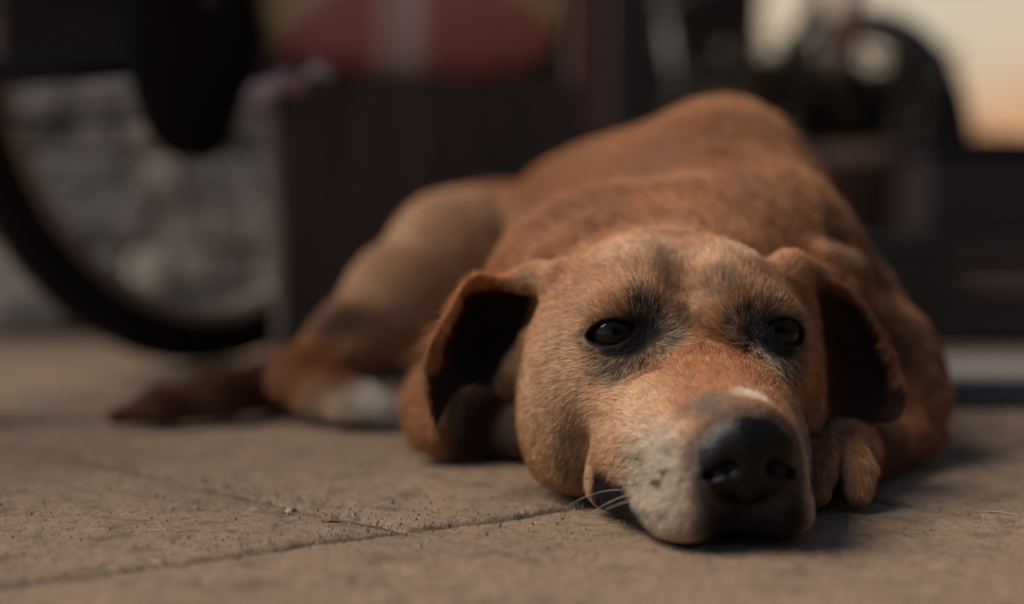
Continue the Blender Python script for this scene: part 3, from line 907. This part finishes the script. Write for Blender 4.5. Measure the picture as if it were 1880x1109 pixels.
def EYER(sg):
    """columns: across, out, up"""
    w = HROT @ np.array([sg * .34, .92, .10]); w /= np.linalg.norm(w)
    up0 = HROT @ np.array([sg * .20, 0, .98])
    u = np.cross(w, up0); u /= np.linalg.norm(u)
    v = np.cross(u, w)
    return np.stack([u, w, v], -1)
def EYEW(sg): return EYER(sg)[:, 1]
def EYEC(sg): return Hd(sg * 4.40 + (.22 if sg < 0 else .06), -1.25, 9.35)

EARPTS = []
FLD = sculpt()
print('field', DIMS, time.time() - T0)
V, Q = surface_nets(FLD, AX, AY, AZ)
del FLD
print('nets', len(V), len(Q), time.time() - T0)
dog_me = bpy.data.meshes.new('dog')
dog_me.vertices.add(len(V)); dog_me.vertices.foreach_set('co', V.astype(np.float32).ravel())
dog_me.loops.add(len(Q) * 4); dog_me.loops.foreach_set('vertex_index', Q.astype(np.int32).ravel())
dog_me.polygons.add(len(Q)); dog_me.polygons.foreach_set('loop_start', np.arange(0, len(Q) * 4, 4, dtype=np.int32))
dog_me.polygons.foreach_set('loop_total', np.full(len(Q), 4, np.int32))
dog_me.update(calc_edges=True)
dog_me.validate()
smooth(dog_me)
NV = np.empty(len(V) * 3, np.float32); dog_me.vertices.foreach_get('normal', NV); NV = NV.reshape(-1, 3)

# which skin points belong to an ear, and how close they are to its free edge
EARM = np.zeros((len(V), 2), np.float32)
for e, pts in enumerate(EARPTS):
    g = pts.reshape(90, 90, 3)[::3, ::3]
    gu, gt = np.meshgrid(np.linspace(0, 1, 30), np.linspace(0, 1, 30), indexing='ij')
    fl = g.reshape(-1, 3)
    idx = np.nonzero(((V > fl.min(0) - .006) & (V < fl.max(0) + .006)).all(1))[0]
    for c0 in range(0, len(idx), 4000):
        ii = idx[c0:c0 + 4000]
        d2 = ((V[ii][:, None, :] - fl[None]) ** 2).sum(-1)
        k = d2.argmin(1); dd = np.sqrt(d2[np.arange(len(ii)), k])
        m_ = (1 - sstep(.004, .006, dd)) * sstep(.02, .14, gu.ravel()[k])
        if e == 0: rim = np.maximum(1 - sstep(.03, .10, gt.ravel()[k]), sstep(.93, .985, gu.ravel()[k]) * (1 - sstep(.6, .8, gt.ravel()[k])))
        else: rim = np.maximum(1 - sstep(.02, .08, gt.ravel()[k]), sstep(.95, .99, gu.ravel()[k]) * (1 - sstep(.3, .6, gt.ravel()[k])))
        EARM[ii, 0] = np.maximum(EARM[ii, 0], m_); EARM[ii, 1] = np.maximum(EARM[ii, 1], rim * m_)
print('ears', time.time() - T0)

# ---- the coat: colour, bare skin, hair length, all read off the dog's own shape
def lerp(a, b, t): return a + (b - a) * t[..., None]
C = lambda *c: np.array(c, dtype=np.float64)
TAN, RUST, PALE, DARK, GREYW, BLACK = C(.43, .214, .103), C(.34, .132, .052), C(.62, .41, .26), C(.085, .045, .030), C(.50, .43, .35), C(.008, .006, .006)

def blob(h, c, rad, soft=.5):
    """soft ellipsoid mask in head space"""
    d = np.sqrt((((h - np.array(c)) / np.array(rad)) ** 2).sum(-1))
    return 1 - sstep(1 - soft, 1 + soft, d)
def coat(p, n, ear):
    h = toH(p)
    nz1 = fbm(p, 45, 3); nz2 = fbm(p + 5, 160, 3); nz3 = fbm(p + 9, 420, 2)
    col = np.tile(TAN, (len(p), 1))
    col = lerp(col, RUST, sstep(.45, .75, nz1) * .35)
    col = lerp(col, PALE, sstep(.5, .78, fbm(p + 3, 50, 2)) * .2)
    ishead = sstep(-11.5, -8.5, h[:, 1]) * (np.abs(h[:, 0]) < 12) * (p[:, 1] < .87)
    # body: darker smudges on the back, pale haunch, white hind toes
    bodyw = 1 - ishead
    col = lerp(col, RUST, bodyw * .75)
    col = lerp(col, DARK, bodyw * sstep(.54, .74, fbm(p + 2, 18, 2)) * .22)
    th = blob(p, (-.055, 1.15, .11), (.10, .12, .06), .5) * (p[:, 0] < .02)
    col = lerp(col, PALE, th * .85)
    tail = (p[:, 0] < -.165) * (p[:, 1] > 1.0) * (p[:, 2] < .06)
    col = lerp(col, C(.14, .055, .028), 1.0 * sstep(-.17, -.19, p[:, 0]) * tail)
    wt = blob(p, P(690, 750, 1.04), (.026, .05, .020), .4)
    col = lerp(col, C(.62, .57, .50), wt)
    col = lerp(col, C(.50, .38, .26), blob(p, P(618, 745, 1.05), (.022, .05, .016), .5) * .8)
    col = lerp(col, C(.060, .030, .017), blob(p, P(905, 765, .90), (.034, .05, .030), .3) * bodyw)  # shadow under the left ear painted into the forearm coat
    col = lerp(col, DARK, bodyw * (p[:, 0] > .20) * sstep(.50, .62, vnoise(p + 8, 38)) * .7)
    col = lerp(col, DARK, blob(p, P(640, 588, 1.10), (.024, .04, .014), .6) * .8)  # painted shade in the hollow between thigh and shank
    # head
    r, f, z = h[:, 0], h[:, 1], h[:, 2]
    ar = np.abs(r)
    col = lerp(col, PALE, ishead * blob(h, (-6.5, -2.5, 6.2), (3.2, 4.5, 4.4)) * .7)
    col = lerp(col, DARK, ishead * blob(h, (-6.1, -1.2, 3.2), (1.2, 2.2, 3.0)) * (.3 + .4 * nz2))  # crease between cheek and lip: darker fur plus painted shade
    col = lerp(col, PALE, blob(h, (-2.2, -3.2, 14.0), (3.5, 3, 1.3)) * .45 * ishead)
    # rusty bridge and stop
    col = lerp(col, RUST, blob(h, (0, 4.0, 7.6), (2.2, 5.5, 1.7)) * .85)
    # dark streaks of the forehead
    st = blob(h, (-.9, -2.4, 13.0), (1.0, 2.6, 2.0)) * .6 + blob(h, (1.6, -1.2, 11.6), (1.2, 1.6, 1.3)) * .8 + blob(h, (-.8, .2, 10.1), (1.3, 1.2, .9)) * .75 + blob(h, (3.2, -1.5, 11.7), (1.6, 1.6, 1.2)) * .5
    stk = fbm(h * np.array([1, .3, .3]) * .01 + 2, 520, 3)
    col = lerp(col, DARK, np.clip(st * (.1 + 1.3 * stk) * (.3 + 1.2 * nz2), 0, .8))
    col = lerp(col, PALE, blob(h, (2.4, -3.2, 13.3), (1.8, 1.8, .9)) * .6 + blob(h, (-.2, .6, 10.5), (.55, .8, .4)) * .7)
    # cream muzzle side
    lowm = blob(h, (-3.9, 3.4, 4.8), (1.8, 3.6, 2.4)) + blob(h, (-5.3, .2, 1.7), (1.3, 1.6, 1.8))
    col = lerp(col, PALE, np.clip(lowm, 0, 1) * .85)
    gw = blob(h, (-3.3, 7.0, 2.6), (2.4, 3.2, 3.0), .4) + blob(h, (3.6, 6.2, 2.4), (1.6, 3.6, 3.0), .4)
    col = lerp(col, GREYW, np.clip(gw, 0, 1) * .95)
    sp = sstep(.66, .78, vnoise(p + 1, 150)) * np.clip(gw, 0, 1) * .35
    for (a_, b_, s_) in ((1210, 885, .20), (1240, 907, .20), (1193, 905, .14), (1176, 852, .22), (1242, 932, .2), (1213, 938, .13), (1190, 943, .18), (1166, 800, .25), (1168, 815, .2), (1255, 962, .2), (1222, 862, .14), (1180, 878, .12), (1228, 960, .14), (1262, 890, .16)):
        hc_ = toH(P(a_, b_, .660)[None])[0]
        sp = np.maximum(sp, blob(h, hc_, (s_ * 1.2, .9, s_), .5) * .95)
    col = lerp(col, DARK * .5, sp)
    # grey-brown top of the nose
    col = lerp(col, C(.13, .09, .07), blob(h, (-.9, 7.6, 6.4), (1.5, 1.6, .8)) * .9)
    col = lerp(col, C(.62, .54, .45), blob(h, (.7, 7.3, 6.75), (1.0, .8, .55)) * .85)  # pale highlight painted on top of the nose
    # dark around the eyes
    sp_ = np.zeros(len(p))
    for sg in (-1, 1):
        e = blob(h, (sg * 4.0 + .1, -.1, 9.3), (1.95, 1.9, 1.12), .28)
        col = lerp(col, BLACK * 1.5, np.clip(e * 1.1, 0, 1))
        e2 = blob(h, (sg * 3.6, .1, 8.0), (1.75, 2.1, 1.6), .4) + (blob(h, (-3.0, -.8, 10.9), (.75, 1.4, 1.0), .4) if sg < 0 else .6 * blob(h, (3.7, -.8, 10.6), (1.2, 1.4, .8), .5)) + blob(h, (sg * 2.4, .5, 9.4), (1.0, 1.6, 1.3), .4)
        e2 = np.clip(e2, 0, 1)
        sp_ = np.maximum(sp_, e2 * (1 - e))
        col = lerp(col, DARK, e2 * (1 - e) * .35)
    # black lips and chin
    lip = blob(h, (-4.9, 1.8, 1.0), (1.25, 1.7, 1.5), .25) + blob(h, (-4.3, 4.0, .1), (1.3, 2.4, 1.3), .3)
    lip = lip + blob(h, (-5.5, 2.7, 1.9), (.8, 1.2, 1.15), .3) + blob(h, (-4.95, 4.2, 1.5), (.9, 1.4, 1.1), .3) + blob(h, (-4.3, 5.7, .8), (.95, 1.6, .95), .3)
    lip = lip + blob(h, (.35, 9.6, 1.2), (2.6, 2.6, 3.0), .3)
    col = lerp(col, BLACK * 2, np.clip(lip, 0, 1))
    # nose leather
    d = np.sqrt((r / 2.5) ** 2 + ((f - 9.2) / 2.0) ** 2 + ((z - 4.25) / 2.2) ** 2)
    col = lerp(col, C(.07, .055, .048), (1 - sstep(1.0, 1.32, d + (nz3 - .5) * .25)) * .75)
    nose = 1 - sstep(.94, 1.04, d + (nz2 - .5) * .08)
    col = lerp(col, BLACK * .6, nose)
    # ears: inside painted dark for the shade of its hollow, rusty rim and back
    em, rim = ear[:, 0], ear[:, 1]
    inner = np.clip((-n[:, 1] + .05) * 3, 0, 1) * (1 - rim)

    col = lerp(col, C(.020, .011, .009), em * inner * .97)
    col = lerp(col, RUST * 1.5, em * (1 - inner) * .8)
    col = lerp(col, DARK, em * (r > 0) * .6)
    col = lerp(col, DARK * .4, blob(p, P(1537, 895, .752), (.0042, .02, .014), .4) * .95)  # shade of the gap between two toes, painted into the coat
    col = lerp(col, DARK, blob(p, P(940, 680, .80), (.016, .02, .022), .5) * (r < -7.0) * .7)
    # eyelid skin
    lid = np.zeros(len(p))
    for sg in (-1, 1):
        R = EYER(sg); q = (p - EYEC(sg)) @ R
        e = np.sqrt((q[:, 0] / .0150) ** 2 + (q[:, 2] / .0082) ** 2)
        lid = np.maximum(lid, (1 - sstep(.85, 1.1, e)) * (q[:, 1] > -.002))
    col = lerp(col, BLACK, lid)
    bare = np.maximum(nose, lid)
    # hair length, metres
    L = .0058 + .0050 * bodyw
    L = L * (1 - .45 * blob(h, (0, 6, 4), (5, 5, 5)))
    L = L * (1 - .7 * em * (1 - .7 * rim))
    L = np.where(tail > 0, .012, L)
    return col, bare, sp_, L, nose, ishead

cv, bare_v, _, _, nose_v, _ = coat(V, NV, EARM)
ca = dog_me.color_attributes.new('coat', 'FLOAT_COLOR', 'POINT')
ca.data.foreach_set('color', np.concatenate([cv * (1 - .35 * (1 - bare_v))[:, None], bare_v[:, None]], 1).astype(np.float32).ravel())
ca2 = dog_me.attributes.new('nose', 'FLOAT', 'POINT')
ca2.data.foreach_set('value', nose_v.astype(np.float32))

m = bpy.data.materials.new('dog_skin'); m.use_nodes = True
N, Lk = m.node_tree.nodes, m.node_tree.links
b = N['Principled BSDF']
at = N.new('ShaderNodeAttribute'); at.attribute_name = 'coat'
an = N.new('ShaderNodeAttribute'); an.attribute_name = 'nose'
Lk.new(at.outputs['Color'], b.inputs['Base Color'])
mr = N.new('ShaderNodeMapRange'); mr.inputs[3].default_value = .75; mr.inputs[4].default_value = .27
Lk.new(an.outputs['Fac'], mr.inputs[0]); Lk.new(mr.outputs[0], b.inputs['Roughness'])
mr2 = N.new('ShaderNodeMapRange'); mr2.inputs[3].default_value = .1; mr2.inputs[4].default_value = .22
Lk.new(an.outputs['Fac'], mr2.inputs[0]); Lk.new(mr2.outputs[0], b.inputs['Specular IOR Level'])
tc = N.new('ShaderNodeTexCoord'); vo = N.new('ShaderNodeTexVoronoi'); vo.inputs['Scale'].default_value = 750
Lk.new(tc.outputs['Object'], vo.inputs['Vector'])
bp = N.new('ShaderNodeBump'); bp.inputs['Distance'].default_value = .0004; bp.inputs['Strength'].default_value = .8
Lk.new(vo.outputs['Distance'], bp.inputs['Height']); Lk.new(bp.outputs[0], b.inputs['Normal'])
dog_me.materials.append(m)
dog = link(bpy.data.objects.new('dog', dog_me))
tag(dog, 'tan short-haired dog lying on the pavement with its chin on the ground', 'dog')

# ---- eyes
me_ = bpy.data.materials.new('dog_eye'); me_.use_nodes = True
N, Lk = me_.node_tree.nodes, me_.node_tree.links
b = N['Principled BSDF']
tc = N.new('ShaderNodeTexCoord')
ln = N.new('ShaderNodeVectorMath'); ln.operation = 'DISTANCE'; ln.inputs[1].default_value = (0, 1, 0)
nrm = N.new('ShaderNodeVectorMath'); nrm.operation = 'NORMALIZE'
Lk.new(tc.outputs['Object'], nrm.inputs[0]); Lk.new(nrm.outputs[0], ln.inputs[0])
cr = N.new('ShaderNodeValToRGB')
E = cr.color_ramp.elements
E[0].position = .26; E[0].color = (.002, .0015, .0015, 1)
E[1].position = .32; E[1].color = (.008, .0048, .003, 1)
e = cr.color_ramp.elements.new(.60); e.color = (.007, .0045, .003, 1)
e = cr.color_ramp.elements.new(.70); e.color = (.008, .005, .0035, 1)
e = cr.color_ramp.elements.new(.80); e.color = (.010, .007, .005, 1)
Lk.new(ln.outputs['Value'], cr.inputs[0]); Lk.new(cr.outputs[0], b.inputs['Base Color'])
b.inputs['Roughness'].default_value = .06; b.inputs['IOR'].default_value = 1.30
b.inputs['Coat Weight'].default_value = .0
for sg in (-1, 1):
    vs, fs = [], []
    n1, n2 = 40, 24
    for i in range(n2 + 1):
        t = math.pi * i / n2
        for j in range(n1):
            a = 2 * math.pi * j / n1
            x, z, y = math.sin(t) * math.cos(a), math.sin(t) * math.sin(a), math.cos(t)
            bul = 1
            vs.append((x * .0127 * bul, y * .0127 * bul, z * .0127 * bul))
    for i in range(n2):
        for j in range(n1):
            fs.append((i * n1 + j, (i + 1) * n1 + j, (i + 1) * n1 + (j + 1) % n1, i * n1 + (j + 1) % n1))
    o = MB().add(vs, fs).build('eye', me_, dog, True)
    gaze = HROT @ np.array([sg * .10 - .12, .97, .12]); gaze /= np.linalg.norm(gaze)
    y_ = Vector(gaze); x_ = y_.cross(Vector((0, 0, 1))).normalized(); z_ = x_.cross(y_)
    M4 = Matrix((x_, y_, z_)).transposed().to_4x4(); M4.translation = Vector(EYEC(sg) + EYEW(sg) * .0023)
    o.matrix_world = M4
# ---- claws
claw_m = mat('claw_horn', (.02, .016, .015), rough=.35)
for (a, b_, d) in ((1495, 926, .741), (1573, 927, .745), (1440, 930, .754)):
    p = P(a, b_, d)
    MB().tube([p + np.array([0, .006, .003]), p + np.array([0, 0, .001]), p + np.array([0, -.0035, -.0025])], [.0020, .0015, .0005], 8).build('claw', claw_m, dog, True)

# ---- fur
hair_m = bpy.data.materials.new('dog_fur'); hair_m.use_nodes = True
N, Lk = hair_m.node_tree.nodes, hair_m.node_tree.links
b = N['Principled BSDF']
at = N.new('ShaderNodeAttribute'); at.attribute_name = 'hair_colour'
Lk.new(at.outputs['Color'], b.inputs['Base Color'])
b.inputs['Roughness'].default_value = .48; b.inputs['Specular IOR Level'].default_value = .35

def flow(p, n, ishead):
    h = toH(p)
    N0 = np.array([0, 10.5, 4.2])
    d = h - N0
    d[:, 1] = -np.abs(d[:, 1]) - 1.0
    d /= np.linalg.norm(d, axis=1)[:, None]
    # cheeks sweep down, muzzle sides back and down
    side = sstep(3.0, 6.5, np.abs(h[:, 0]))
    d[:, 2] -= side * .55
    low = sstep(6.5, 2.5, h[:, 2]) * sstep(1.5, 3.5, np.abs(h[:, 0]))
    d[:, 2] -= low * .5
    for sg in (-1, 1):
        c = np.array([sg * 2.9, .2, 9.0])
        q = h - c; dist = np.linalg.norm(q, axis=1)
        q = q / (dist[:, None] + 1e-6)
        w = 1 - sstep(1.8, 4.2, dist)
        d = d * (1 - w[:, None]) + q * w[:, None]
    dw = d @ HROT.T
    body = np.array([-.55, .75, -.35])
    low2 = sstep(.13, .03, p[:, 2])[:, None]
    bd = np.tile(body, (len(p), 1)) + low2 * np.array([0, -.4, -.7])
    leg = (p[:, 0] < -.03)[:, None] * (p[:, 2] < .14)[:, None] * (p[:, 1] > 1.0)[:, None]
    bd = np.where(leg, np.array([-.75, -.15, -.35]), bd)
    pw = ((p[:, 0] > .145) * (p[:, 1] < .79) * (h[:, 0] > 4.5) * (h[:, 2] < 6))[:, None]
    w = ishead[:, None]
    out = bd * (1 - w) + dw * w
    out = np.where(pw, np.array([.0, -.5, -.8]), out)
    return out

def grow(name, sel, count, width, nseg, frizz):
    tri = np.concatenate([Q[:, [0, 1, 2]], Q[:, [0, 2, 3]]])
    a, b2, c2 = V[tri[:, 0]], V[tri[:, 1]], V[tri[:, 2]]
    nn = np.cross(b2 - a, c2 - a); area = np.linalg.norm(nn, axis=1) * .5
    cen = (a + b2 + c2) / 3
    w = area * sel(cen, nn / (2 * area[:, None] + 1e-12))
    cdf = np.cumsum(w); tot = cdf[-1]
    ti = np.searchsorted(cdf, rng.random(count) * tot)
    ti = np.minimum(ti, len(tri) - 1)
    u, v = rng.random(count), rng.random(count)
    fl = u + v > 1; u[fl], v[fl] = 1 - u[fl], 1 - v[fl]
    p = a[ti] + (b2[ti] - a[ti]) * u[:, None] + (c2[ti] - a[ti]) * v[:, None]
    n = NV[tri[ti, 0]] * (1 - u - v)[:, None] + NV[tri[ti, 1]] * u[:, None] + NV[tri[ti, 2]] * v[:, None]
    n /= np.linalg.norm(n, axis=1)[:, None] + 1e-9
    er = EARM[tri[ti, 0]]
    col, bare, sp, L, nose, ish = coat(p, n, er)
    keep = (rng.random(count) > bare * 1.3) & (p[:, 2] > .0025)
    p, n, col, sp, L, ish = p[keep], n[keep], col[keep], sp[keep], L[keep], ish[keep]
    m_ = len(p)
    d = flow(p, n, ish)
    tw = np.stack([fbm(p + 11, 70, 2), fbm(p + 23, 70, 2), fbm(p + 37, 70, 2)], -1) - .5
    cl = np.stack([vnoise(p + 41, 420), vnoise(p + 53, 420), vnoise(p + 67, 420)], -1) - .5
    d = d / (np.linalg.norm(d, axis=1)[:, None] + 1e-9)
    d = d + tw * (.45 + .4 * ish[:, None]) + cl * .5 + rng.normal(0, frizz, (m_, 3))
    d = d - n * (d * n).sum(1)[:, None]
    d /= np.linalg.norm(d, axis=1)[:, None] + 1e-9
    lift = .26 + .25 * rng.random(m_) ** 2
    L = L * (.6 + .7 * rng.random(m_))
    gr = np.clip((p[:, 2] - .004) / .01, .25, 1); L = L * gr
    t = np.linspace(0, 1, nseg + 1)
    pts = np.zeros((m_, nseg + 1, 3))
    for i, tt in enumerate(t):
        up = lift * (tt - .48 * tt * tt)
        pts[:, i] = p + (d * (tt * (1 - .06 * tt)) + n * up[:, None] * 1.15) * L[:, None] - n * .0002
    pts[:, :, 2] = np.maximum(pts[:, :, 2], .0006)
    col = col * (1 + (.65 * ish + .1) * (fbm(p + 13, 300, 2) - .5))[:, None]
    # hair colour: jitter, black and cream hairs mixed round the eyes
    j = np.exp(rng.normal(0, .27, m_))[:, None]
    col = col * j * np.array([1, 1, 1])
    rr = rng.random(m_)
    clump = vnoise(p + 71, 330)
    mixb = (rr * .6 + clump * .4) < .52
    spk = sp > rng.random(m_) * .85
    col = np.where((spk & mixb)[:, None], BLACK * 1.6, col)
    col = np.where((spk & ~mixb)[:, None], C(.40, .29, .19) * j, col)
    stray = rr > .965
    col = np.where(stray[:, None], col * .3, col)
    stray = (rr < .05)
    col = np.where(stray[:, None], col * 1.25 + .02, col)
    hc = bpy.data.hair_curves.new(name)
    hc.add_curves([nseg + 1] * m_)
    hc.attributes['position'].data.foreach_set('vector', pts.astype(np.float32).ravel())
    ra = hc.attributes.new('radius', 'FLOAT', 'POINT')
    tap = np.array([1, .95, .8, .55, .22]) if nseg == 4 else np.interp(t, [0, .5, 1], [1, .85, .25])
    wd = width * (.7 + .6 * rng.random(m_))
    ra.data.foreach_set('value', (wd[:, None] * tap[None, :]).astype(np.float32).ravel())
    at_ = hc.attributes.new('hair_colour', 'FLOAT_COLOR', 'CURVE')
    at_.data.foreach_set('color', np.concatenate([np.clip(col, 0, .9), np.ones((m_, 1))], 1).astype(np.float32).ravel())
    hc.materials.append(hair_m)
    o = link(bpy.data.objects.new(name, hc), dog)
    o['kind'] = 'stuff'
    return o

def sel_head(c, n):
    h = toH(c)
    front = np.clip(-n[:, 1] * .8 + n[:, 2] * .3 + .75, .05, 1)
    return ((c[:, 1] < .83) & (h[:, 1] > -11)) * front * np.where(np.abs(h[:, 0]) > 8.3, .35, 1) * (c[:, 2] > .003)
def sel_body(c, n):
    h = toH(c)
    front = np.clip(-n[:, 1] * .8 + n[:, 2] * .5 + .6, .03, 1)
    return (~((c[:, 1] < .83) & (h[:, 1] > -11))) * front * (c[:, 2] > .003)
grow('fur', sel_head, 230000, .000085, 4, .16)
grow('fur', sel_body, 130000, .00019, 3, .14)
print('fur', time.time() - T0)

# ---- whiskers and the long hairs above the eyes
wm_d = mat('whisker_dark', (.012, .009, .008), rough=.4)
wm_l = mat('whisker_pale', (.5, .43, .34), rough=.4)
def whisker(px, py, d, dirn, ln_, mt, bend=.35, r=.00020):
    p = P(px, py, d); dv = np.array(dirn, float); dv /= np.linalg.norm(dv)
    pts, rs = [], []
    for i in range(9):
        t = i / 8
        q = p + dv * ln_ * t + np.array([0, 0, -1]) * bend * ln_ * t * t
        q[2] = max(q[2], .001); pts.append(q); rs.append(r * (1 - .8 * t))
    MB().tube(pts, rs, 5).build('whisker', mt, dog, True)
for a in [(1180, 845, .680, (-1, .05, .25), .035), (1165, 865, .682, (-1, .1, .35), .045), (1150, 880, .690, (-1, -.2, .2), .05),
          (1185, 890, .675, (-.9, -.1, .05), .04), (1200, 870, .672, (-1, -.15, .12), .03)]:
    whisker(*a, wm_d)
for a in [(1170, 905, .685, (-.8, -.15, -.1), .03), (1190, 915, .675, (-.9, -.2, .0), .035), (1150, 900, .695, (-1, -.1, .1), .03)]:
    whisker(*a, wm_l)
for a in [(1475, 850, .70, (1, -.1, .05), .02), (1470, 880, .69, (1, -.2, -.15), .022)]:
    whisker(*a, wm_d)
whisker(1182, 525, .735, (-.35, -.3, .85), .009, wm_d, .2, .00016)
whisker(1170, 535, .735, (-.95, -.2, .45), .014, wm_d, .5, .00016)
whisker(1176, 530, .735, (-.65, -.4, .65), .008, wm_d, .3, .00014)
print('script', time.time() - T0)
